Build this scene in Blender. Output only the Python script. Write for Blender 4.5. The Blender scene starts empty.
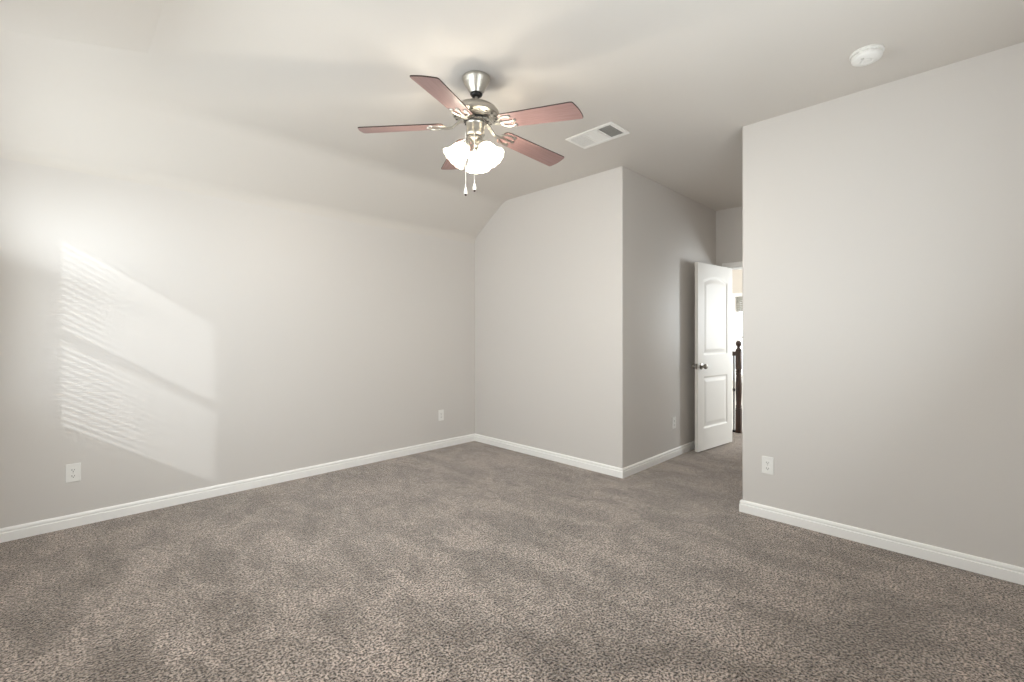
import bpy, bmesh, math, random
from mathutils import Vector, Matrix, noise
import numpy as np

random.seed(7)
SC = bpy.context.scene
COL = SC.collection
R = math.radians
PI = math.pi

# ------------------------------------------------------------------ camera
cam_d = bpy.data.cameras.new('camera')
cam = bpy.data.objects.new('camera', cam_d)
COL.objects.link(cam)
cam_d.sensor_width = 36.0
cam_d.sensor_fit = 'HORIZONTAL'
cam_d.lens = 457.78 / 1024 * 36.0
cam_d.shift_y = (333.956 - 341.0) / 1024
cam_d.clip_start = 0.02
cam.location = (0, 0, 1.2647)
cam.rotation_euler = (R(90), 0, R(45.073 - 90))
SC.camera = cam

# ------------------------------------------------------------------ view, world, sun, daylight
vs = SC.view_settings
vs.view_transform = 'Standard'
vs.look = 'None'
vs.gamma = 1.0
vs.use_curve_mapping = False
vs.exposure = 0.45
SC.cycles.max_bounces = 12
SC.cycles.diffuse_bounces = 8
SC.cycles.sample_clamp_indirect = 6.0
SC.cycles.caustics_reflective = False
SC.cycles.caustics_refractive = False

world = bpy.data.worlds.new('daylight_sky')
SC.world = world
world.use_nodes = True
wn = world.node_tree.nodes
bg = wn['Background']
bg.inputs[0].default_value = (0.86, 0.93, 1.0, 1)
bg.inputs[1].default_value = 3.0


def lamp(name, kind, energy, color, loc, direction=None, **kw):
    d = bpy.data.lights.new(name, kind)
    d.energy = energy
    d.color = color
    for k, v in kw.items():
        setattr(d, k, v)
    o = bpy.data.objects.new(name, d)
    COL.objects.link(o)
    o.location = loc
    if direction is not None:
        o.rotation_euler = Vector(direction).to_track_quat('-Z', 'Y').to_euler()
    return o


FILL_DAY = (0.88, 0.96, 1.0)
SKY = (0.90, 0.97, 1.0)
lamp('sun', 'SUN', 1.25, (0.93, 0.98, 1.0), (-4, -2, 4), (1.15, 1.0, -0.75), angle=R(1.6))
# daylight at the windows; the side and rear lamps are added fill
lamp('daylight_dormer_window', 'AREA', 6.6, SKY, (-0.240, 3.50, 1.72), (0.36, 0.02, 1.0),
     shape='RECTANGLE', size=0.60, size_y=0.85)
lamp('side_fill_down', 'AREA', 38.0, FILL_DAY, (-0.255, 2.05, 1.47), (1, 0, -0.5),
     shape='RECTANGLE', size=1.5, size_y=1.2)  # added fill aimed down, inside the drawn shade
lamp('side_fill_up', 'AREA', 4.0, FILL_DAY, (-0.255, 2.05, 1.47), (1, 0, 0.6),
     shape='RECTANGLE', size=1.5, size_y=1.2)  # added fill aimed up at the ceiling
lamp('side_fill_level', 'AREA', 4.0, FILL_DAY, (-0.250, 1.0, 1.47), (1, 0, 0),
     shape='RECTANGLE', size=1.5, size_y=1.2)  # added level fill for the right wall
lamp('rear_fill', 'AREA', 28.0, FILL_DAY, (1.55, -0.305, 1.47), (0, 1, 0.6),
     shape='RECTANGLE', size=1.6, size_y=1.2)  # added fill from behind the camera, inside the drawn shade
lamp('daylight_stair_window', 'AREA', 36.0, SKY, (6.90, 0.365, 1.50), (-0.6, 1, -0.3),
     shape='RECTANGLE', size=0.68, size_y=0.9)
lamp('daylight_hall_window', 'AREA', 10.0, SKY, (7.94, 2.2, 1.35), (-1, 0, 0),
     shape='RECTANGLE', size=0.9, size_y=1.1)

# ------------------------------------------------------------------ materials


def srgb(r, g, b):
    f = lambda c: (c / 255 / 12.92) if c / 255 <= 0.04045 else ((c / 255 + 0.055) / 1.055) ** 2.4
    return (f(r), f(g), f(b), 1.0)


def mat(name, color, rough=0.5, metal=0.0, spec=0.5):
    m = bpy.data.materials.new(name)
    m.use_nodes = True
    p = m.node_tree.nodes['Principled BSDF']
    p.inputs['Base Color'].default_value = color
    p.inputs['Roughness'].default_value = rough
    p.inputs['Metallic'].default_value = metal
    p.inputs['Specular IOR Level'].default_value = spec
    return m


def nd(m, t, **kw):
    n = m.node_tree.nodes.new(t)
    for k, v in kw.items():
        setattr(n, k, v)
    return n


def lk(m, a, b):
    m.node_tree.links.new(a, b)


def pbsdf(m):
    return m.node_tree.nodes['Principled BSDF']


def coords(m, scale=(1, 1, 1), kind='Object'):
    t = nd(m, 'ShaderNodeTexCoord')
    mp = nd(m, 'ShaderNodeMapping')
    mp.inputs['Scale'].default_value = scale
    lk(m, t.outputs[kind], mp.inputs[0])
    return mp.outputs[0]


def noise_node(m, vec, scale, detail=2.0, rough=0.5):
    n = nd(m, 'ShaderNodeTexNoise')
    n.inputs['Scale'].default_value = scale
    n.inputs['Detail'].default_value = detail
    n.inputs['Roughness'].default_value = rough
    lk(m, vec, n.inputs['Vector'])
    return n


def ramp(m, fac, stops):
    n = nd(m, 'ShaderNodeValToRGB')
    e = n.color_ramp.elements
    while len(e) < len(stops):
        e.new(0.5)
    for i, (p, c) in enumerate(stops):
        e[i].position = p
        e[i].color = c
    lk(m, fac, n.inputs[0])
    return n


def bump(m, height, strength, distance):
    b = nd(m, 'ShaderNodeBump')
    b.inputs['Strength'].default_value = strength
    b.inputs['Distance'].default_value = distance
    lk(m, height, b.inputs['Height'])
    lk(m, b.outputs[0], pbsdf(m).inputs['Normal'])


def paint(name, color, rough, bump_s=0.12):
    m = mat(name, color, rough, 0, 0.5)
    v = coords(m)
    n = noise_node(m, v, 160, 3)
    bump(m, n.outputs['Fac'], bump_s, 0.002)
    return m


M = {}
M['wall'] = paint('greige_wall_paint', srgb(215, 211, 207), 0.46)
M['ceiling'] = paint('greige_ceiling_paint', srgb(217, 212, 206), 0.7)
M['trim'] = mat('white_trim_paint', srgb(249, 248, 246), 0.32)
M['door'] = mat('white_door_paint', srgb(234, 231, 226), 0.48)
M['hall_wall'] = paint('hall_wall_paint', srgb(228, 222, 213), 0.5)
M['plastic'] = mat('white_plastic', srgb(240, 239, 236), 0.35)
M['slot'] = mat('dark_slot', srgb(40, 38, 36), 0.6)
M['screw'] = mat('painted_screw', srgb(205, 203, 198), 0.35)
M['vent_white'] = mat('white_vent_enamel', srgb(246, 244, 240), 0.4)
M['vent_dark'] = mat('dark_duct', srgb(112, 109, 101), 0.8)
M['black'] = mat('black_rubber', srgb(22, 20, 19), 0.45)
M['iron'] = mat('black_wrought_iron', srgb(34, 34, 36), 0.45, 0.6)
M['shade_fabric'] = mat('white_window_shade', srgb(238, 236, 230), 0.8)
M['grey_shade'] = mat('grey_window_shade', srgb(176, 174, 166), 0.8)
M['slat'] = mat('white_blind_slat', srgb(240, 238, 232), 0.5)
M['bulb_socket'] = mat('lamp_socket', srgb(230, 225, 215), 0.5)

# brushed nickel
m = mat('brushed_nickel', srgb(190, 186, 178), 0.32, 1.0)
v = coords(m, (1, 1, 260))
n = noise_node(m, v, 3.0, 2)
r_ = ramp(m, n.outputs['Fac'], [(0.3, (0.25, 0.25, 0.25, 1)), (0.7, (0.42, 0.42, 0.42, 1))])
lk(m, r_.outputs[0], pbsdf(m).inputs['Roughness'])
M['nickel'] = m
M['chrome'] = mat('satin_nickel_knob', srgb(150, 145, 138), 0.28, 1.0)


def wood(name, c1, c2, c3, scale, rough):
    m = mat(name, c1, rough)
    v = coords(m, scale)
    n = noise_node(m, v, 5.0, 5, 0.6)
    r = ramp(m, n.outputs['Fac'], [(0.3, c1), (0.5, c2), (0.72, c3)])
    lk(m, r.outputs[0], pbsdf(m).inputs['Base Color'])
    return m


M['blade'] = wood('cherry_blade_laminate', srgb(126, 98, 95), srgb(142, 112, 109), srgb(155, 126, 122), (1.2, 22, 22), 0.32)
M['blade_edge'] = mat('dark_blade_edge', srgb(58, 42, 36), 0.5)
M['newel_wood'] = wood('dark_stained_wood', srgb(38, 24, 18), srgb(58, 38, 28), srgb(76, 52, 40), (18, 18, 2), 0.35)

# glass pane: clear, lets the daylight through
m = bpy.data.materials.new('window_glass')
m.use_nodes = True
nt = m.node_tree
nt.nodes.remove(nt.nodes['Principled BSDF'])
tr = nd(m, 'ShaderNodeBsdfTransparent')
gl = nd(m, 'ShaderNodeBsdfGlossy')
gl.inputs['Roughness'].default_value = 0.02
mx = nd(m, 'ShaderNodeMixShader')
mx.inputs[0].default_value = 0.06
lk(m, tr.outputs[0], mx.inputs[1])
lk(m, gl.outputs[0], mx.inputs[2])
lk(m, mx.outputs[0], nt.nodes['Material Output'].inputs[0])
M['glass'] = m

# lit frosted glass of the lamp shades
m = bpy.data.materials.new('lit_frosted_glass')
m.use_nodes = True
nt = m.node_tree
nt.nodes.remove(nt.nodes['Principled BSDF'])
tr = nd(m, 'ShaderNodeBsdfTransparent')
tl = nd(m, 'ShaderNodeBsdfTranslucent')
tl.inputs[0].default_value = (0.95, 0.92, 0.86, 1)
em = nd(m, 'ShaderNodeEmission')
em.inputs[0].default_value = (1.0, 0.93, 0.80, 1)
em.inputs[1].default_value = 1.6
ad = nd(m, 'ShaderNodeAddShader')
lk(m, tl.outputs[0], ad.inputs[0])
lk(m, em.outputs[0], ad.inputs[1])
mx = nd(m, 'ShaderNodeMixShader')
mx.inputs[0].default_value = 0.55
lk(m, tr.outputs[0], mx.inputs[1])
lk(m, ad.outputs[0], mx.inputs[2])
lk(m, mx.outputs[0], nt.nodes['Material Output'].inputs[0])
M['lit_glass'] = m
m = bpy.data.materials.new('lit_bulb')
m.use_nodes = True
p = pbsdf(m)
p.inputs['Base Color'].default_value = (1, 0.95, 0.85, 1)
p.inputs['Emission Color'].default_value = (1.0, 0.9, 0.72, 1)
p.inputs['Emission Strength'].default_value = 12.0
M['bulb'] = m

# carpet: taupe frieze yarn, shaded gaps between tufts painted dark, vacuum lay marks
m = mat('taupe_frieze_carpet', srgb(140, 128, 118), 0.95, 0, 0.1)
v = coords(m)
n1 = noise_node(m, v, 104, 3, 0.65)
r1 = ramp(m, n1.outputs['Fac'], [(0.405, srgb(10, 7, 5)), (0.465, srgb(80, 69, 60)), (0.555, srgb(178, 163, 151))])
vl = coords(m, (1.55, 0.85, 1))
vl.node.inputs['Rotation'].default_value = (0, 0, R(9))
n2 = noise_node(m, vl, 2.9, 4, 0.62)
n2.inputs['Distortion'].default_value = 0.6
r2 = ramp(m, n2.outputs['Fac'], [(0.38, (0.68, 0.67, 0.66, 1)), (0.48, (0.93, 0.93, 0.93, 1)), (0.60, (1.28, 1.28, 1.30, 1))])
n4 = noise_node(m, v, 24, 3, 0.6)
r4 = ramp(m, n4.outputs['Fac'], [(0.36, (0.66, 0.66, 0.66, 1)), (0.60, (1.12, 1.12, 1.12, 1))])
mul4 = nd(m, 'ShaderNodeMixRGB', blend_type='MULTIPLY')
mul4.inputs[0].default_value = 1.0
lk(m, r2.outputs[0], mul4.inputs[1])
lk(m, r4.outputs[0], mul4.inputs[2])
mul = nd(m, 'ShaderNodeMixRGB', blend_type='MULTIPLY')
mul.inputs[0].default_value = 1.0
lk(m, r1.outputs[0], mul.inputs[1])
lk(m, mul4.outputs[0], mul.inputs[2])
lk(m, mul.outputs[0], pbsdf(m).inputs['Base Color'])
pbsdf(m).inputs['Sheen Weight'].default_value = 0.85
pbsdf(m).inputs['Sheen Tint'].default_value = (0.94, 0.87, 0.82, 1)
pbsdf(m).inputs['Sheen Roughness'].default_value = 0.32
n3 = noise_node(m, v, 80, 3, 0.7)
bump(m, n3.outputs['Fac'], 1.0, 0.012)
M['carpet'] = m

# ------------------------------------------------------------------ mesh helpers


def obj(name, bm, material, parent=None, smooth=False, kind=None):
    me = bpy.data.meshes.new(name)
    bmesh.ops.recalc_face_normals(bm, faces=bm.faces)
    if smooth:
        for f in bm.faces:
            f.smooth = True
    bm.to_mesh(me)
    bm.free()
    mats = material if isinstance(material, (list, tuple)) else [material]
    for mm in mats:
        me.materials.append(mm)
    if smooth:
        me.set_sharp_from_angle(angle=R(38))
    o = bpy.data.objects.new(name, me)
    COL.objects.link(o)
    if parent is not None:
        o.parent = parent
    if kind:
        o['kind'] = kind
    return o


def struct(name, bm, material, parent=None, smooth=False):
    return obj(name, bm, material, parent, smooth, None if parent else 'structure')


def tag(o, label, cat, group=None):
    o['label'] = label
    o['category'] = cat
    if group:
        o['group'] = group
    return o


def thing(name, label, cat, loc=(0, 0, 0), rotz=0, group=None):
    o = bpy.data.objects.new(name, None)
    o.empty_display_size = 0.05
    COL.objects.link(o)
    o.location = loc
    o.rotation_euler = (0, 0, rotz)
    return tag(o, label, cat, group)


def box(bm, x0, x1, y0, y1, z0, z1, bev=0.0, seg=2, mtx=None):
    r = bmesh.ops.create_cube(bm, size=1.0)
    vs_ = r['verts']
    for q in vs_:
        q.co = Vector(((x0 + x1) / 2 + q.co.x * (x1 - x0), (y0 + y1) / 2 + q.co.y * (y1 - y0), (z0 + z1) / 2 + q.co.z * (z1 - z0)))
    if bev > 0:
        es = list({e for q in vs_ for e in q.link_edges})
        rr = bmesh.ops.bevel(bm, geom=es, offset=bev, segments=seg, profile=0.5, affect='EDGES')
        vs_ = list({q for f in rr['faces'] for q in f.verts} | {q for q in vs_ if q.is_valid})
    if mtx is not None:
        bmesh.ops.transform(bm, matrix=mtx, verts=vs_)
    return vs_


def poly_extrude(bm, pts, z0, z1, mtx=None):
    """A polygon in the xy plane pushed from z0 to z1."""
    a = [bm.verts.new((x, y, z0)) for x, y in pts]
    b = [bm.verts.new((x, y, z1)) for x, y in pts]
    bm.faces.new(list(reversed(a)))
    bm.faces.new(b)
    k = len(pts)
    for i in range(k):
        bm.faces.new((a[i], a[(i + 1) % k], b[(i + 1) % k], b[i]))
    if mtx is not None:
        bmesh.ops.transform(bm, matrix=mtx, verts=a + b)
    return a + b


def lathe(bm, prof, seg=40, mtx=None, wave=None):
    """Revolve (radius, z) pairs about z; radius 0 closes to a point."""
    rings = []
    allv = []
    for r, z in prof:
        if r <= 1e-6:
            q = [bm.verts.new((0, 0, z))]
        else:
            q = []
            for i in range(seg):
                t = 2 * PI * i / seg
                rr, zz = r, z
                if wave:
                    rr, zz = wave(r, z, t)
                q.append(bm.verts.new((rr * math.cos(t), rr * math.sin(t), zz)))
        rings.append(q)
        allv += q
    for a, b in zip(rings, rings[1:]):
        if len(a) == 1 and len(b) == 1:
            continue
        for i in range(seg):
            j = (i + 1) % seg
            if len(a) == 1:
                bm.faces.new((a[0], b[i], b[j]))
            elif len(b) == 1:
                bm.faces.new((a[i], a[j], b[0]))
            else:
                bm.faces.new((a[i], a[j], b[j], b[i]))
    if mtx is not None:
        bmesh.ops.transform(bm, matrix=mtx, verts=allv)
    return allv


def tube(bm, pts, radius, seg=10, mtx=None):
    pts = [Vector(p) for p in pts]
    rings = []
    up = Vector((0, 0, 1))
    for i, p in enumerate(pts):
        t = (pts[min(i + 1, len(pts) - 1)] - pts[max(i - 1, 0)]).normalized()
        ref = up if abs(t.dot(up)) < 0.95 else Vector((1, 0, 0))
        s = t.cross(ref).normalized()
        w = s.cross(t).normalized()
        rad = radius[i] if isinstance(radius, (list, tuple)) else radius
        rings.append([bm.verts.new(p + (s * math.cos(2 * PI * k / seg) + w * math.sin(2 * PI * k / seg)) * rad) for k in range(seg)])
    for a, b in zip(rings, rings[1:]):
        for k in range(seg):
            bm.faces.new((a[k], a[(k + 1) % seg], b[(k + 1) % seg], b[k]))
    bm.faces.new(list(reversed(rings[0])))
    bm.faces.new(rings[-1])
    vv = [q for r in rings for q in r]
    if mtx is not None:
        bmesh.ops.transform(bm, matrix=mtx, verts=vv)
    return vv


def bm_new():
    return bmesh.new()


# ------------------------------------------------------------------ room numbers (metres)
H = 2.74
XW, YR = -0.30, -0.35           # window wall on the left, rear wall behind the camera
XB, YA = 3.5264, 4.1618         # back wall, left wall
YC = 2.163                     # entry alcove's side wall
XD, YD = 3.4641, 1.1523         # right wall and its free corner
XE = 5.6105                     # wall with the door
YK = 0.95                       # alcove's near side, behind the right wall
T = 0.12
KNEE, YS = 2.3925, 3.6535       # sloped ceiling over the left wall
XP, YP, SLOPE = 0.343, 3.055, 0.234   # sloped ceiling by the window wall
XH = 8.0                        # hall's far wall

# ------------------------------------------------------------------ floor
bm = bm_new()
box(bm, XW - T, 6.28, YR - T, YA + T, -0.12, 0)
box(bm, 6.28, XH + T, 0.2, 2.02, -0.12, 0)
floor = struct('floor', bm, M['carpet'])
bm = bm_new()
box(bm, 6.28, XH + T, 2.02, YA, -1.42, -1.30)
struct('floor_landing', bm, M['carpet'])

# ------------------------------------------------------------------ walls


def wall_with_hole(bm, axis, a0, a1, t0, t1, z0, z1, holes):
    """A wall along axis 'x' or 'y' from a0 to a1, thickness t0..t1, with (b0,b1,c0,c1) openings."""
    def put(p0, p1, q0, q1):
        if p1 - p0 < 1e-5 or q1 - q0 < 1e-5:
            return
        if axis == 'x':
            box(bm, p0, p1, t0, t1, q0, q1)
        else:
            box(bm, t0, t1, p0, p1, q0, q1)
    cur = a0
    for b0, b1, c0, c1 in sorted(holes):
        put(cur, b0, z0, z1)
        put(b0, b1, z0, c0)
        put(b0, b1, c1, z1)
        cur = b1
    put(cur, a1, z0, z1)


W1 = (3.00, 3.873, 0.85, 2.21)      # dormer window (y0,y1,z0,z1)
W2 = (0.25, 2.85, 0.85, 2.085)      # unseen side window, added to go with the fill lamps
W3 = (0.70, 2.40, 0.85, 2.085)      # unseen rear window (x0,x1), added to go with its fill lamp
W4 = (1.86, 2.765, 0.55, 1.88)       # hall window

bm = bm_new()
box(bm, XW - T, XB + T, YA, YA + T, 0, H)
struct('wall_left', bm, M['wall'])


def rounded_corner(cx, cy, r, a0, a1, k=8):
    return [(cx + r * math.cos(R(a0 + (a1 - a0) * i / k)), cy + r * math.sin(R(a0 + (a1 - a0) * i / k))) for i in range(k + 1)]


RC = 0.012
bm = bm_new()
pts = [(XB, YA), (XB + T, YA), (XB + T, YC)] + rounded_corner(XB + RC, YC + RC, RC, 270, 180)
poly_extrude(bm, pts, 0, H)
struct('wall_back', bm, M['wall'])
bm = bm_new()
box(bm, XB + T, XE, YC, YC + T, 0, H)
struct('wall_alcove', bm, M['wall'])
bm = bm_new()
pts = [(XD, YR - T)] + [p for p in rounded_corner(XD + RC, YD - RC, RC, 180, 90)] + [(XD + T, YD), (XD + T, YR - T)]
poly_extrude(bm, pts, 0, H)
struct('wall_right', bm, M['wall'])
bm = bm_new()
box(bm, XD + T, XE, YK - T, YK, 0, H)
struct('wall_entry', bm, M['wall'])
bm = bm_new()
DOOR_Y0, DOOR_Y1, DOOR_H = 1.200, 2.030, 2.045
wall_with_hole(bm, 'y', 0.2, 3.5, XE, XE + T, 0, H, [(DOOR_Y0, DOOR_Y1, 0, DOOR_H)])
struct('wall_door', bm, M['wall'])
bm = bm_new()
wall_with_hole(bm, 'y', YR - T, YA, XW - T, XW, 0, H, [W2, W1])
struct('wall_window', bm, M['wall'])
bm = bm_new()
wall_with_hole(bm, 'x', XW, XD, YR - T, YR, 0, H, [W3])
struct('wall_rear', bm, M['wall'])
W5 = (6.50, 7.30, 0.95, 2.05)        # stair window (x0,x1)
# hall
bm = bm_new()
wall_with_hole(bm, 'y', 0.2, 3.5, XH, XH + T, -1.3, H, [W4])
struct('wall_hall', bm, M['hall_wall'])
bm = bm_new()
box(bm, XE + T, XH, 3.38, 3.5, -1.3, H)
struct('wall_hall_end', bm, M['hall_wall'])
bm = bm_new()
wall_with_hole(bm, 'x', XE + T, XH, 0.2, 0.32, -1.3, H, [W5])
struct('wall_hall_side', bm, M['hall_wall'])

# ------------------------------------------------------------------ ceiling
bm = bm_new()
box(bm, XW - T, XH + T, YR - T, YA + T, H, H + 0.12)
# slope over the left wall, with softly taped folds: profile in (y, z)
sl = (H - KNEE) / (YA - YS)


def fillet(p0, p1, p2, d, k=5):
    """Points rounding the corner at p1, starting d before it and ending d after it."""
    p0, p1, p2 = Vector(p0), Vector(p1), Vector(p2)
    a = p1 + (p0 - p1).normalized() * d
    b = p1 + (p2 - p1).normalized() * d
    return [((1 - t) ** 2 * a + 2 * t * (1 - t) * p1 + t * t * b)[:] for t in [i / k for i in range(k + 1)]]


prof = fillet((0, H), (YS, H), (YA, KNEE), 0.09) + fillet((YS, H), (YA, KNEE), (YA, 0), 0.06)
prof[-1] = (YA, prof[-1][1])
loop = [(y, z) for y, z in prof] + [(YA, H)]
# extrude along x: map polygon (y,z) -> x
mtx = Matrix(((0, 0, 1, 0), (1, 0, 0, 0), (0, 1, 0, 0), (0, 0, 0, 1)))
poly_extrude(bm, loop, XW, XB, mtx)
# slope down to the window wall: polygon in (x,z), pushed along y
zb = H - SLOPE * (XP - XW)
loop = [(XP, H), (XW, zb), (XW, H)]
mtx2 = Matrix(((1, 0, 0, 0), (0, 0, 1, 0), (0, 1, 0, 0), (0, 0, 0, 1)))
poly_extrude(bm, loop, YR, YP, mtx2)
struct('ceiling', bm, M['ceiling'], smooth=True)

# ------------------------------------------------------------------ baseboards
BB = [(0, 0), (0.0145, 0), (0.0145, 0.052), (0.0135, 0.055), (0.0055, 0.0560), (0.0055, 0.0620),
      (0.0115, 0.0635), (0.0125, 0.068), (0.0105, 0.076), (0.0065, 0.082), (0, 0.084)]


def baseboard(name, p, q, side, m0=0, m1=0):
    """Run from p to q; side = unit normal into the room; m0/m1 = mitre (+1 outside corner, -1 inside)."""
    p, q, s = Vector((*p, 0)), Vector((*q, 0)), Vector((*side, 0))
    d = (q - p).normalized()
    bm = bm_new()
    a, b = [], []
    for o, z in BB:
        a.append(bm.verts.new(p + s * o - d * o * m0 + Vector((0, 0, z))))
        b.append(bm.verts.new(q + s * o + d * o * m1 + Vector((0, 0, z))))
    k = len(BB)
    for i in range(k - 1):
        bm.faces.new((a[i], a[i + 1], b[i + 1], b[i]))
    bm.faces.new(a)
    bm.faces.new(list(reversed(b)))
    bm.faces.new((a[k - 1], a[0], b[0], b[k - 1]))
    return struct(name, bm, M['trim'])


baseboard('baseboard_left', (XW, YA), (XB, YA), (0, -1), -1, -1)
baseboard('baseboard_back', (XB, YA), (XB, YC), (-1, 0), -1, 1)
baseboard('baseboard_alcove', (XB, YC), (XE, YC), (0, -1), 1, -1)
baseboard('baseboard_right', (XD, YD), (XD, YR), (-1, 0), 1, -1)
baseboard('baseboard_right_end', (XD, YD), (XD + T, YD), (0, 1), 1, 0)
baseboard('baseboard_window', (XW, YR), (XW, YA), (1, 0), -1, -1)
baseboard('baseboard_rear', (XW, YR), (XD, YR), (0, 1), -1, -1)
baseboard('baseboard_hall', (XH, 0.32), (XH, 2.02), (-1, 0), 0, 0)

# ------------------------------------------------------------------ windows


def window(n, axis, plane, sgn, b0, b1, c0, c1, rails=True):
    """Sash window in a wall: 'y' runs along y at x=plane; sgn points to the outside."""
    def bx(bm, p0, p1, t0, t1, z0, z1, bev=0.003):
        u0, u1 = sorted((plane + sgn * t0, plane + sgn * t1))
        if axis == 'y':
            box(bm, u0, u1, p0, p1, z0, z1, bev, 1)
        else:
            box(bm, p0, p1, u0, u1, z0, z1, bev, 1)
    mid = (c0 + c1) / 2
    bm = bm_new()
    fw = 0.035
    bx(bm, b0, b0 + fw, 0.072, 0.118, c0, c1)
    bx(bm, b1 - fw, b1, 0.072, 0.118, c0, c1)
    bx(bm, b0 + fw, b1 - fw, 0.072, 0.118, c0, c0 + fw)
    bx(bm, b0 + fw, b1 - fw, 0.072, 0.118, c1 - fw, c1)
    w = struct('window_%d' % n, bm, M['trim'])
    w['kind'] = 'structure'
    bm = bm_new()
    bx(bm, b0 + fw, b1 - fw, 0.076, 0.112, mid - 0.022, mid + 0.022)
    obj('meeting_rail', bm, M['trim'], w)
    bm = bm_new()
    bx(bm, b0 + fw, b1 - fw, 0.094, 0.098, c0 + fw, mid - 0.022, 0)
    bx(bm, b0 + fw, b1 - fw, 0.094, 0.098, mid + 0.022, c1 - fw, 0)
    obj('window_pane', bm, M['glass'], w)
    bm = bm_new()
    bx(bm, b0 - 0.03, b1 + 0.03, -0.035, 0.0, c0 - 0.028, c0 - 0.002, 0.004)
    bx(bm, b0 - 0.02, b1 + 0.02, -0.013, 0.0, c0 - 0.085, c0 - 0.028, 0.003)
    obj('window_sill', bm, M['trim'], w)
    return w, bx


w1, bx1 = window(1, 'y', XW, -1, *W1)
# horizontal blind in the dormer window
bl = thing('window_blind', 'white horizontal slat blind hanging in the dormer window', 'blind', (XW - 0.035, (W1[0] + W1[1]) / 2, W1[2]))
hw = (W1[1] - W1[0]) / 2 - 0.006
hh = W1[3] - W1[2]
bm = bm_new()
box(bm, -0.022, 0.022, -hw, hw, hh - 0.04, hh - 0.002, 0.003, 1)
obj('headrail', bm, M['slat'], bl)
bm = bm_new()
box(bm, -0.02, 0.02, -hw, hw, 0.004, 0.022, 0.003, 1)
obj('bottom_rail', bm, M['slat'], bl)
bm = bm_new()
for yy in (-hw * 0.7, 0, hw * 0.7):
    for xx in (-0.021, 0.021):
        tube(bm, [(xx, yy, 0.02), (xx, yy, hh - 0.03)], 0.0008, 5)
obj('ladder_cord', bm, M['slat'], bl)
slat_proto = None
zz = 0.05
while zz < hh - 0.05:
    if slat_proto is None:
        bm = bm_new()
        rot = Matrix.Rotation(R(14), 4, 'Y')
        box(bm, -0.021, 0.021, -hw, hw, -0.0014, 0.0014, 0, 1, rot)
        s_ = obj('slat', bm, M['slat'], bl)
        slat_proto = s_
    else:
        s_ = slat_proto.copy()
        COL.objects.link(s_)
        s_.parent = bl
    s_.location = (0, 0, zz)
    zz += 0.042

for n_, axis, plane, sgn, W, lab in ((2, 'y', XW, -1, W2, 'side'), (3, 'x', YR, -1, W3, 'rear')):
    w_, bxf = window(n_, axis, plane, sgn, *W)
    bm = bm_new()
    bxf(bm, W[0] + 0.006, W[1] - 0.006, 0.02, 0.026, W[2] + 0.004, W[3] - 0.05, 0)
    bxf(bm, W[0] + 0.004, W[1] - 0.004, 0.008, 0.05, W[3] - 0.05, W[3] - 0.002, 0.004)
    o = obj('sun_block_shade', bm, M['shade_fabric'])  # unseen shade added to keep the sun out of the room
    tag(o, 'white roller shade added to block the sun at the unseen %s window' % lab, 'shade')

window(5, 'x', 0.32, -1, *W5)
w4, bx4 = window(4, 'y', XH, 1, *W4)
bm = bm_new()
cw = 0.062
bx4(bm, W4[0] - cw, W4[0], -0.018, 0.0, W4[2] - cw, W4[3] + cw, 0.004)
bx4(bm, W4[1], W4[1] + cw, -0.018, 0.0, W4[2] - cw, W4[3] + cw, 0.004)
bx4(bm, W4[0], W4[1], -0.018, 0.0, W4[3], W4[3] + cw, 0.004)
obj('window_casing', bm, M['trim'], w4)
bm = bm_new()
for i in range(8):
    z1 = W4[3] - 0.004 - i * 0.03
    bx4(bm, W4[0] + 0.008, W4[1] - 0.008, 0.03, 0.06, z1 - 0.028, z1, 0.006)
o = obj('cellular_shade', bm, M['grey_shade'])
tag(o, 'grey pleated shade raised at the top of the hall window', 'shade')

# ------------------------------------------------------------------ door frame and door
bm = bm_new()
CX = XE - 0.016
for y0, y1 in ((DOOR_Y0 - 0.055, DOOR_Y0 - 0.005), (DOOR_Y1 + 0.005, DOOR_Y1 + 0.055)):
    box(bm, CX, XE, y0, y1, 0, DOOR_H + 0.055, 0.004, 2)
box(bm, CX, XE, DOOR_Y0 - 0.005, DOOR_Y1 + 0.005, DOOR_H + 0.005, DOOR_H + 0.055, 0.004, 2)
struct('trim_1', bm, M['trim'])
bm = bm_new()
for y0, y1 in ((DOOR_Y0 - 0.055, DOOR_Y0 - 0.005), (DOOR_Y1 + 0.005, DOOR_Y1 + 0.055)):
    box(bm, XE + T, XE + T + 0.016, y0, y1, 0, DOOR_H + 0.055, 0.004, 2)
box(bm, XE + T, XE + T + 0.016, DOOR_Y0 - 0.005, DOOR_Y1 + 0.005, DOOR_H + 0.005, DOOR_H + 0.055, 0.004, 2)
struct('trim_2', bm, M['trim'])
bm = bm_new()    # jamb lining and stop
box(bm, XE, XE + T, DOOR_Y0, DOOR_Y0 + 0.012, 0, DOOR_H, 0.001, 1)
box(bm, XE, XE + T, DOOR_Y1 - 0.012, DOOR_Y1, 0, DOOR_H, 0.001, 1)
box(bm, XE, XE + T, DOOR_Y0 + 0.012, DOOR_Y1 - 0.012, DOOR_H - 0.012, DOOR_H, 0.001, 1)
box(bm, XE + 0.045, XE + 0.08, DOOR_Y0 + 0.012, DOOR_Y0 + 0.022, 0, DOOR_H - 0.012, 0.002, 1)
box(bm, XE + 0.045, XE + 0.08, DOOR_Y1 - 0.022, DOOR_Y1 - 0.012, 0, DOOR_H - 0.012, 0.002, 1)
box(bm, XE + 0.045, XE + 0.08, DOOR_Y0 + 0.022, DOOR_Y1 - 0.022, DOOR_H - 0.022, DOOR_H - 0.012, 0.002, 1)
struct('trim_3', bm, M['trim'])

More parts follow.
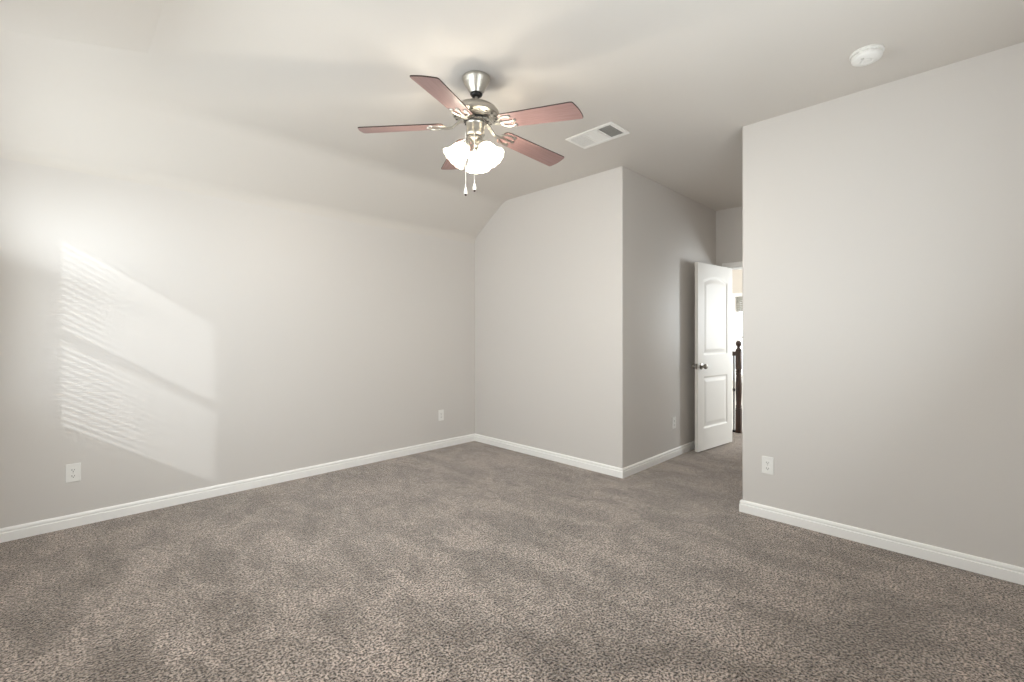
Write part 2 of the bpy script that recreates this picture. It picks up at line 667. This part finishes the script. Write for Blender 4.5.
# door leaf: x runs from the hinge to the free edge, y across the thickness, z up
DW, DH, DT = 0.762, 2.012, 0.035
ST = 0.118


def panel_sd(x, z):
    """Signed distance (rough) into the nearest moulded panel: > 0 inside."""
    x0, x1 = ST, DW - ST
    lo = min(x - x0, x1 - x, z - 0.235, 0.790 - z)
    # upper panel: shouldered arch
    c = (x0 + x1) / 2
    hwid = (x1 - x0) / 2
    s = abs(x - c) / hwid
    top = 1.835 + 0.04 * max(0.0, math.cos(min(1, s / 0.86) * PI / 2)) ** 0.8
    up = min(x - x0, x1 - x, z - 1.025, (top - z) * 0.93)
    return max(lo, up)


def panel_depth(d):
    if d <= 0:
        return 0.0
    if d < 0.012:
        t = d / 0.012
        return -0.009 * (t * t * (3 - 2 * t))
    if d < 0.026:
        return -0.009
    if d < 0.060:
        t = (d - 0.026) / 0.034
        return -0.009 + 0.0065 * t
    return -0.0025


def door_leaf():
    nx, nz = 136, 336
    xs = [DW * i / nx for i in range(nx + 1)]
    zs = [DH * j / nz for j in range(nz + 1)]
    verts, faces = [], []
    def face(sign):
        base = len(verts)
        for z in zs:
            for x in xs:
                verts.append((x, sign * (DT / 2 + panel_depth(panel_sd(x, z))), z))
        for j in range(nz):
            for i in range(nx):
                a = base + j * (nx + 1) + i
                q = (a, a + 1, a + nx + 2, a + nx + 1)
                faces.append(q if sign < 0 else tuple(reversed(q)))
    face(-1)
    face(1)
    b = len(verts)
    for x in (0, DW):
        for y in (-DT / 2, DT / 2):
            for z in (0, DH):
                verts.append((x, y, z))
    faces += [(b, b + 1, b + 3, b + 2), (b + 4, b + 6, b + 7, b + 5), (b, b + 2, b + 6, b + 4), (b + 1, b + 5, b + 7, b + 3)]
    me = bpy.data.meshes.new('door_1')
    me.from_pydata(verts, [], faces)
    me.polygons.foreach_set('use_smooth', [len(faces) - k > 4 for k in range(len(faces))])
    me.materials.append(M['door'])
    o = bpy.data.objects.new('door_1', me)
    COL.objects.link(o)
    return o


HX, HY = 5.572, 1.976
door = door_leaf()
door['kind'] = 'structure'
ang = math.atan2(2.058 - HY, 4.800 - HX)
door.location = (HX, HY, 0.014)
door.rotation_euler = (0, 0, ang)
for side in (-1, 1):
    bm = bm_new()
    mt = Matrix.Translation((DW - 0.066, side * DT / 2, 0.905)) @ Matrix.Rotation(R(-90 * side), 4, 'X')
    lathe(bm, [(0, 0), (0.032, 0), (0.033, 0.003), (0.030, 0.008), (0.014, 0.011), (0.0115, 0.022), (0.013, 0.030),
               (0.022, 0.036), (0.0265, 0.044), (0.0275, 0.052), (0.025, 0.060), (0.017, 0.0655), (0, 0.067)], 32, mt)
    k_ = obj('door_knob', bm, M['chrome'], door, True)
bm = bm_new()
box(bm, DW - 0.0005, DW + 0.0018, -0.012, 0.012, 0.875, 0.935, 0.0005, 1)
box(bm, DW + 0.0015, DW + 0.009, -0.007, 0.007, 0.895, 0.915, 0.002, 1)
obj('latch_plate', bm, M['chrome'], door)
# ------------------------------------------------------------------ power outlets


def outlet(loc, rotz, label):
    """Plate lies in the xz plane facing -y."""
    t = thing('power_outlet', label, 'outlet', loc, rotz, 'white duplex wall outlets')
    bm = bm_new()
    box(bm, -0.037, 0.037, -0.0055, 0, -0.0595, 0.0595, 0.0035, 3)
    obj('wall_plate', bm, M['plastic'], t)
    for s in (-1, 1):
        bm = bm_new()
        zc = s * 0.0195
        pts = []
        for i in range(32):
            a = 2 * PI * i / 32
            x, z = 0.0172 * math.cos(a), 0.0172 * math.sin(a)
            pts.append((x, max(-0.0135, min(0.0135, z))))
        mt = Matrix.Translation((0, 0, zc)) @ Matrix(((1, 0, 0, 0), (0, 0, 1, 0), (0, 1, 0, 0), (0, 0, 0, 1)))
        poly_extrude(bm, pts, -0.0072, -0.004, mt)
        rc = obj('receptacle', bm, M['plastic'], t)
        bm = bm_new()
        box(bm, -0.0078, -0.0050, -0.0076, -0.0066, zc - 0.0035, zc + 0.0050)
        box(bm, 0.0050, 0.0075, -0.0076, -0.0066, zc - 0.0030, zc + 0.0045)
        mt = Matrix.Translation((0, -0.0076, zc - 0.0085)) @ Matrix.Rotation(R(-90), 4, 'X')
        lathe(bm, [(0, 0), (0.0026, 0), (0.0026, 0.001), (0, 0.001)], 14, mt)
        obj('slot', bm, M['slot'], rc)
    bm = bm_new()
    mt = Matrix.Translation((0, -0.0054, 0)) @ Matrix.Rotation(R(90), 4, 'X')
    lathe(bm, [(0.0034, 0), (0.0034, 0.0006), (0.0024, 0.0013), (0, 0.0015)], 14, mt)
    obj('screw', bm, M['screw'], t, True)
    return t


outlet((0.083, YA, 0.354), 0, 'white outlet on the left wall below the sunlit patch')
outlet((3.035, YA, 0.362), 0, 'white outlet on the left wall near the far corner')
outlet((4.515, YC, 0.350), 0, 'white outlet on the shaded alcove wall beside the open door')
outlet((XD, 0.985, 0.363), R(-90), 'white outlet on the right wall beside its free corner')

# ------------------------------------------------------------------ ceiling vent
VX, VY, VA, VB = 2.850, 1.962, 0.123, 0.202     # centre, half sizes
t = thing('ceiling_vent', 'white rectangular three-section air vent on the ceiling beside the fan', 'vent', (VX, VY, H))
bm = bm_new()
IA, IB = VA - 0.028, VB - 0.028
for x0, x1, y0, y1 in ((-VA, -IA, -VB, VB), (IA, VA, -VB, VB), (-IA, IA, -VB, -IB), (-IA, IA, IB, VB)):
    box(bm, x0, x1, y0, y1, -0.011, 0.0, 0.0035, 2)
for yy in (-IB / 3, IB / 3):
    box(bm, -IA, IA, yy - 0.006, yy + 0.006, -0.010, -0.001, 0.001, 1)
obj('vent_frame', bm, M['vent_white'], t)
bm = bm_new()
box(bm, -IA, IA, -IB, IB, -0.0012, 0.0)
obj('duct_opening', bm, M['vent_dark'], t)
b3 = IB / 3
for i in range(9):          # end sections: louvres across, thrown outward; middle: louvres along
    for lo, sgn in ((-IB, -1), (b3 + 0.006, 1)):
        y = lo + (i + 0.5) * (2 * b3 - 0.006) / 9
        bm = bm_new()
        mt = Matrix.Translation((0, y, -0.0065)) @ Matrix.Rotation(R(-sgn * 26), 4, 'X')
        box(bm, -IA, IA, -0.0036, 0.0036, -0.0005, 0.0005, 0, 1, mt)
        obj('louvre', bm, M['vent_white'], t)
for i in range(14):
    x = -IA + (i + 0.5) * 2 * IA / 14
    bm = bm_new()
    mt = Matrix.Translation((x, 0, -0.0065)) @ Matrix.Rotation(R(22), 4, 'Y')
    box(bm, -0.0036, 0.0036, -b3 + 0.006, b3 - 0.006, -0.0005, 0.0005, 0, 1, mt)
    obj('louvre', bm, M['vent_white'], t)

# ------------------------------------------------------------------ smoke detector
t = thing('smoke_detector', 'round white smoke detector on the ceiling above the right wall', 'smoke detector', (3.010, 0.386, H))
bm = bm_new()
lathe(bm, [(0, 0), (0.072, 0), (0.074, -0.003), (0.074, -0.010), (0.071, -0.013), (0, -0.013)], 48)
obj('mounting_base', bm, M['plastic'], t, True)
bm = bm_new()
lathe(bm, [(0, -0.013), (0.058, -0.013), (0.058, -0.019), (0.066, -0.020), (0.067, -0.030), (0.064, -0.037), (0.054, -0.043),
           (0.030, -0.047), (0.028, -0.0455), (0.020, -0.0455), (0.018, -0.048), (0, -0.0485)], 48)
obj('detector_body', bm, M['plastic'], t, True)
bm = bm_new()
for i in range(20):
    a = 2 * PI * i / 20
    mt = Matrix.Rotation(a, 4, 'Z') @ Matrix.Translation((0.0615, 0, -0.0165))
    box(bm, -0.003, 0.0035, -0.0035, 0.0035, -0.0035, 0.0035, 0.0005, 1, mt)
obj('vent_rib', bm, M['plastic'], t)
bm = bm_new()
mt = Matrix.Translation((-0.040, 0.012, -0.0435))
lathe(bm, [(0, 0), (0.007, 0), (0.007, -0.004), (0.005, -0.0055), (0, -0.006)], 20, mt)
obj('test_button', bm, M['screw'], t, True)

# ------------------------------------------------------------------ ceiling fan
FX, FY = 1.716, 2.012
fan = thing('ceiling_fan', 'five-blade brushed nickel ceiling fan with cherry blades and lit glass shades', 'ceiling fan', (FX, FY, H))
# the hanging part leans a little on its ball joint
nrm = Vector((-0.007, -0.047, 1)).normalized()
TILT = Matrix.Translation((0, 0, -0.115)) @ Vector((0, 0, 1)).rotation_difference(nrm).to_matrix().to_4x4() @ Matrix.Translation((0, 0, 0.115))
CAM_AZ = math.atan2(-FY, -FX)     # direction towards the viewer


def fpart(name, bm, material, parent=fan, smooth=True, tilt=True):
    if tilt:
        bmesh.ops.transform(bm, matrix=TILT, verts=bm.verts)
    return obj(name, bm, material, parent, smooth)


bm = bm_new()
lathe(bm, [(0, 0), (0.076, 0), (0.080, -0.003), (0.080, -0.012), (0.076, -0.020), (0.064, -0.042), (0.051, -0.067), (0.041, -0.084), (0.037, -0.092), (0.030, -0.094), (0, -0.094)], 56)
canopy = fpart('canopy', bm, M['nickel'], tilt=False)
bm = bm_new()
lathe(bm, [(0, -0.088), (0.022, -0.090), (0.034, -0.094), (0.035, -0.100), (0.029, -0.108), (0.014, -0.112), (0, -0.112)], 32)
fpart('hanger_ball', bm, M['black'])
bm = bm_new()
lathe(bm, [(0, -0.105), (0.0095, -0.105), (0.0095, -0.16), (0, -0.16)], 20)
fpart('downrod', bm, M['nickel'])
bm = bm_new()
lathe(bm, [(0, -0.138), (0.018, -0.138), (0.024, -0.143), (0.045, -0.148), (0.075, -0.155), (0.102, -0.166), (0.122, -0.180), (0.134, -0.196),
           (0.137, -0.208), (0.135, -0.218), (0.124, -0.226), (0.104, -0.230), (0.100, -0.235), (0.072, -0.238), (0, -0.238)], 64)
housing = fpart('motor_housing', bm, M['nickel'])
bm = bm_new()
for i in range(18):
    bm = bm_new()
    a = 2 * PI * i / 18
    mt = Matrix.Rotation(a, 4, 'Z') @ Matrix.Translation((0.114, 0, -0.2285)) @ Matrix.Rotation(R(15), 4, 'Y')
    box(bm, -0.010, 0.010, -0.005, 0.005, -0.0012, 0.0012, 0.001, 1, mt)
    fpart('cooling_slot', bm, M['slot'], housing, False)
bm = bm_new()
lathe(bm, [(0, -0.234), (0.074, -0.234), (0.076, -0.239), (0.074, -0.250), (0.066, -0.256), (0, -0.256)], 48)
fpart('flywheel', bm, M['slot'])
bm = bm_new()
lathe(bm, [(0, -0.252), (0.040, -0.252), (0.054, -0.257), (0.056, -0.263), (0.053, -0.268), (0.052, -0.272), (0.052, -0.318), (0.055, -0.324), (0.052, -0.331),
           (0.042, -0.337), (0, -0.339)], 48)
switch = fpart('switch_housing', bm, M['nickel'])

# blades
BZ = -0.268
TH0 = 65.2
PITCH = R(10)


def blade_mesh():
    bm = bm_new()
    x0, x1 = 0.185, 0.664
    w0, w1 = 0.062, 0.072
    top = []
    # outline: root to tip along +y side, rounded shallow tip, back along -y
    tipc = [(x1 - 0.022, w1), (x1 - 0.013, w1 - 0.002), (x1 - 0.008, w1 - 0.008), (x1 - 0.004, w1 * 0.6), (x1 - 0.001, w1 * 0.25), (x1, 0),
            (x1 - 0.001, -w1 * 0.25), (x1 - 0.004, -w1 * 0.6), (x1 - 0.008, -w1 + 0.008), (x1 - 0.013, -w1 + 0.002), (x1 - 0.022, -w1)]
    root = [(x0 + 0.025, -w0), (x0 + 0.008, -w0 + 0.008), (x0, -w0 + 0.026), (x0, w0 - 0.026), (x0 + 0.008, w0 - 0.008), (x0 + 0.025, w0)]
    pts = tipc + root
    poly_extrude(bm, pts, -0.003, 0.003)
    for f in bm.faces:
        f.material_index = 1 if len(f.verts) == 4 and abs(f.normal.z) < 0.5 else 0
    bm.normal_update()
    for f in bm.faces:
        f.material_index = 0 if len(f.verts) > 6 else 1
    bm.transform(Matrix.Rotation(PITCH * -1, 4, 'X'))
    return bm


def iron_mesh():
    """Cast bracket: arm from the flywheel out to a pierced, three-lobed foot screwed under the blade."""
    bm = bm_new()
    # arm: flattened tube rising and falling
    path = [(0.066, 0, 0.026), (0.090, 0, 0.022), (0.112, 0, 0.006), (0.136, 0, -0.010), (0.160, 0, -0.012), (0.185, 0, -0.009)]
    prev = None
    rings = []
    for i, (x, y, z) in enumerate(path):
        w = [0.022, 0.016, 0.012, 0.011, 0.014, 0.020][i]
        h = 0.0045
        rings.append([bm.verts.new((x, sy * w, z + sz * h)) for sy, sz in ((-1, -1), (1, -1), (1, 1), (-1, 1))])
    for a, b in zip(rings, rings[1:]):
        for k in range(4):
            bm.faces.new((a[k], a[(k + 1) % 4], b[(k + 1) % 4], b[k]))
    bm.faces.new(rings[0])
    bm.faces.new(rings[-1])
    rot = Matrix.Rotation(-PITCH, 4, 'X')
    # foot: open loop either side and a centre tongue
    for s in (-1, 1):
        loop = []
        for i in range(13):
            t_ = i / 12
            x = 0.176 + 0.085 * t_
            y = s * (0.010 + 0.036 * math.sin(PI * min(1, t_ * 0.72 + 0.06)))
            loop.append((x, y, -0.0065))
        tube(bm, loop, [0.006] * 13, 8, rot)
        lathe(bm, [(0, -0.011), (0.010, -0.011), (0.012, -0.007), (0.012, -0.003), (0, -0.003)], 16, rot @ Matrix.Translation((0.256, s * 0.040, 0)))
    tube(bm, [(0.180, 0, -0.0065), (0.220, 0, -0.0065), (0.268, 0, -0.0065)], [0.010, 0.006, 0.007], 10, rot)
    lathe(bm, [(0, -0.011), (0.010, -0.011), (0.012, -0.007), (0.012, -0.003), (0, -0.003)], 16, rot @ Matrix.Translation((0.270, 0, 0)))
    return bm


for k in range(5):
    rz = Matrix.Translation((0, 0, BZ)) @ Matrix.Rotation(R(TH0 + 72 * k), 4, 'Z') @ Matrix.Rotation(R((5.5, 5.2, 4.9, 5.5, 5.5)[k]), 4, 'Y')
    bm = blade_mesh()
    bm.transform(rz)
    # bevelless but with its own object space so the grain follows the blade
    bmesh.ops.transform(bm, matrix=TILT, verts=bm.verts)
    world_m = TILT @ rz
    bm.transform(world_m.inverted())
    b = obj('blade', bm, [M['blade'], M['blade_edge']], fan)
    b.matrix_basis = world_m
    bm = iron_mesh()
    ir = obj('blade_iron', bm, M['nickel'], b, True)

# light kit
bm = bm_new()
lathe(bm, [(0, -0.335), (0.036, -0.335), (0.042, -0.341), (0.042, -0.351), (0.034, -0.361), (0.022, -0.369), (0.010, -0.375), (0.008, -0.383), (0, -0.385)], 40)
kit = fpart('light_kit', bm, M['nickel'])
DOWN = R(50)
SHADE_AZ = [CAM_AZ - R(78), CAM_AZ + R(55), CAM_AZ + R(170)]
for az in SHADE_AZ:
    # local frame: z axis of the shade points outward and down
    out = Vector((math.cos(az), math.sin(az), 0))
    axis = (out * math.cos(DOWN) + Vector((0, 0, -1)) * math.sin(DOWN)).normalized()
    q = axis.to_track_quat('Z', 'Y').to_matrix().to_4x4()
    neck = Vector((0, 0, -0.382)) + out * 0.040 + Vector((0, 0, 0.004))
    mt = Matrix.Translation(neck) @ q
    bm = bm_new()
    tube(bm, [Vector((0, 0, -0.352)) + out * 0.020, Vector((0, 0, -0.362)) + out * 0.034, neck + axis * 0.012], 0.009, 12)
    lathe(bm, [(0, 0), (0.018, 0.0), (0.026, 0.006), (0.029, 0.014), (0.029, 0.026), (0.0275, 0.026), (0.0275, 0.016), (0, 0.012)], 28, mt)
    fpart('shade_holder', bm, M['nickel'], kit)
    bm = bm_new()

    def scallop(r, z, t_):
        k_ = max(0.0, (z - 0.085) / 0.045)
        return r * (1 + 0.008 * k_ * math.cos(12 * t_)), z + 0.0015 * k_ * math.cos(12 * t_)
    outer = [(0.026, 0.018), (0.030, 0.026), (0.040, 0.036), (0.047, 0.050), (0.051, 0.068), (0.054, 0.088), (0.060, 0.106), (0.069, 0.121), (0.076, 0.130)]
    inner = [(r - 0.0025, z) for r, z in reversed(outer)]
    lathe(bm, outer + inner, 60, mt, scallop)
    sh = fpart('lamp_shade', bm, M['lit_glass'], kit)
    bm = bm_new()
    lathe(bm, [(0, 0.012), (0.013, 0.012), (0.013, 0.040), (0, 0.040)], 16, mt)
    fpart('socket', bm, M['bulb_socket'], sh)
    bm = bm_new()
    lathe(bm, [(0, 0.036), (0.012, 0.040), (0.016, 0.052), (0.024, 0.068), (0.026, 0.080), (0.022, 0.092), (0.012, 0.100), (0, 0.102)], 24, mt)
    fpart('bulb', bm, M['bulb'], sh)
    pos = TILT @ (neck + axis * 0.108)
    lamp('fan_bulb_light', 'POINT', 13.2, (1.0, 0.925, 0.79), Vector((FX, FY, H)) + pos, shadow_soft_size=0.025)

# pull chains
side = Vector((-math.sin(CAM_AZ), math.cos(CAM_AZ), 0))      # to the viewer's right is +side or -side
toward = Vector((math.cos(CAM_AZ), math.sin(CAM_AZ), 0))
vr = Vector((math.cos(R(45.073 - 90)), math.sin(R(45.073 - 90)), 0))   # viewer's right
for dx, zb_, ln in ((-0.060, -0.695, 0), (-0.010, -0.672, 0)):
    px = vr * dx + toward * 0.050
    bm = bm_new()
    z = -0.325
    top = Vector((px.x * 0.9, px.y * 0.9, z))
    tube(bm, [top, Vector((px.x, px.y, z - 0.01)), Vector((px.x, px.y, zb_ + 0.05))], 0.0011, 6)
    zq = z - 0.01
    while zq > zb_ + 0.05:
        bmesh.ops.create_icosphere(bm, subdivisions=1, radius=0.0021, matrix=Matrix.Translation((px.x, px.y, zq)))
        zq -= 0.0052
    ch = obj('pull_chain', bm, M['plastic'], fan, True)
    bm = bm_new()
    mt = Matrix.Translation((px.x, px.y, zb_))
    lathe(bm, [(0, 0.052), (0.0035, 0.050), (0.0045, 0.040), (0.0085, 0.026), (0.0095, 0.016), (0.0085, 0.009), (0, 0.008)], 18, mt)
    fb = obj('pull_fob', bm, M['plastic'], ch, True)
    bm = bm_new()
    lathe(bm, [(0, 0.010), (0.0075, 0.009), (0.0065, 0.003), (0.003, 0.0), (0, 0.0)], 18, mt)
    obj('fob_tip', bm, M['newel_wood'], ch, True)

# ------------------------------------------------------------------ stair railing in the hall
NX, NY = 6.20, 2.102
st = thing('stair_railing', 'dark wood stair newel and handrail with black iron balusters seen through the doorway', 'stair railing', (NX, NY, 0))
bm = bm_new()
box(bm, -0.032, 0.032, -0.032, 0.032, 0, 0.30, 0.004, 2)
lathe(bm, [(0, 0.295), (0.036, 0.30), (0.039, 0.31), (0.032, 0.325), (0.037, 0.34), (0.029, 0.36), (0.033, 0.42), (0.037, 0.52), (0.037, 0.62), (0.033, 0.70),
           (0.029, 0.735), (0.038, 0.75), (0.030, 0.77), (0.039, 0.785), (0.030, 0.80), (0.036, 0.815), (0, 0.82)], 28)
box(bm, -0.032, 0.032, -0.032, 0.032, 0.815, 1.045, 0.004, 2)
lathe(bm, [(0, 1.04), (0.036, 1.045), (0.039, 1.055), (0.032, 1.070), (0.021, 1.082), (0.017, 1.098), (0, 1.10)], 28)
newel = obj('newel_post', bm, M['newel_wood'], st, True)
bm = bm_new()
lathe(bm, [(0, 1.092), (0.016, 1.096), (0.020, 1.106), (0.032, 1.120), (0.037, 1.140), (0.033, 1.160), (0.020, 1.174), (0, 1.179)], 28)
obj('finial', bm, M['newel_wood'], newel, True)
bm = bm_new()
pr = [(-0.030, 0.985), (0.030, 0.985), (0.033, 1.000), (0.030, 1.018), (0.020, 1.034), (0, 1.040), (-0.020, 1.034), (-0.030, 1.018), (-0.033, 1.000)]
mt = Matrix(((1, 0, 0, 0), (0, 0, 1, 0), (0, 1, 0, 0), (0, 0, 0, 1)))
poly_extrude(bm, pr, 0.03, 3.38 - NY, mt)
obj('handrail', bm, M['newel_wood'], st, True)
bal = None
for i in range(11):
    y = 0.058 + i * 0.112
    if bal is None:
        bm = bm_new()
        box(bm, -0.0075, 0.0075, -0.0075, 0.0075, 0, 0.988, 0.001, 1)
        lathe(bm, [(0, 0.52), (0.009, 0.52), (0.015, 0.535), (0.016, 0.545), (0.015, 0.555), (0.009, 0.57), (0, 0.57)], 14)
        bal = obj('baluster', bm, M['iron'], st)
        bm = bm_new()
        box(bm, -0.015, 0.015, -0.015, 0.015, 0, 0.028, 0.004, 2)
        shoe = obj('baluster_shoe', bm, M['iron'], bal)
        b_ = bal
    else:
        b_ = bal.copy()
        COL.objects.link(b_)
        s2 = shoe.copy()
        COL.objects.link(s2)
        s2.parent = b_
    b_.parent = st
    b_.location = (0, y, 0)

lamp('hall_fill_light', 'POINT', 5.0, (1.0, 0.93, 0.84), (6.9, 1.3, 2.45), shadow_soft_size=0.12)  # added fill to brighten the hall, no fixture modelled
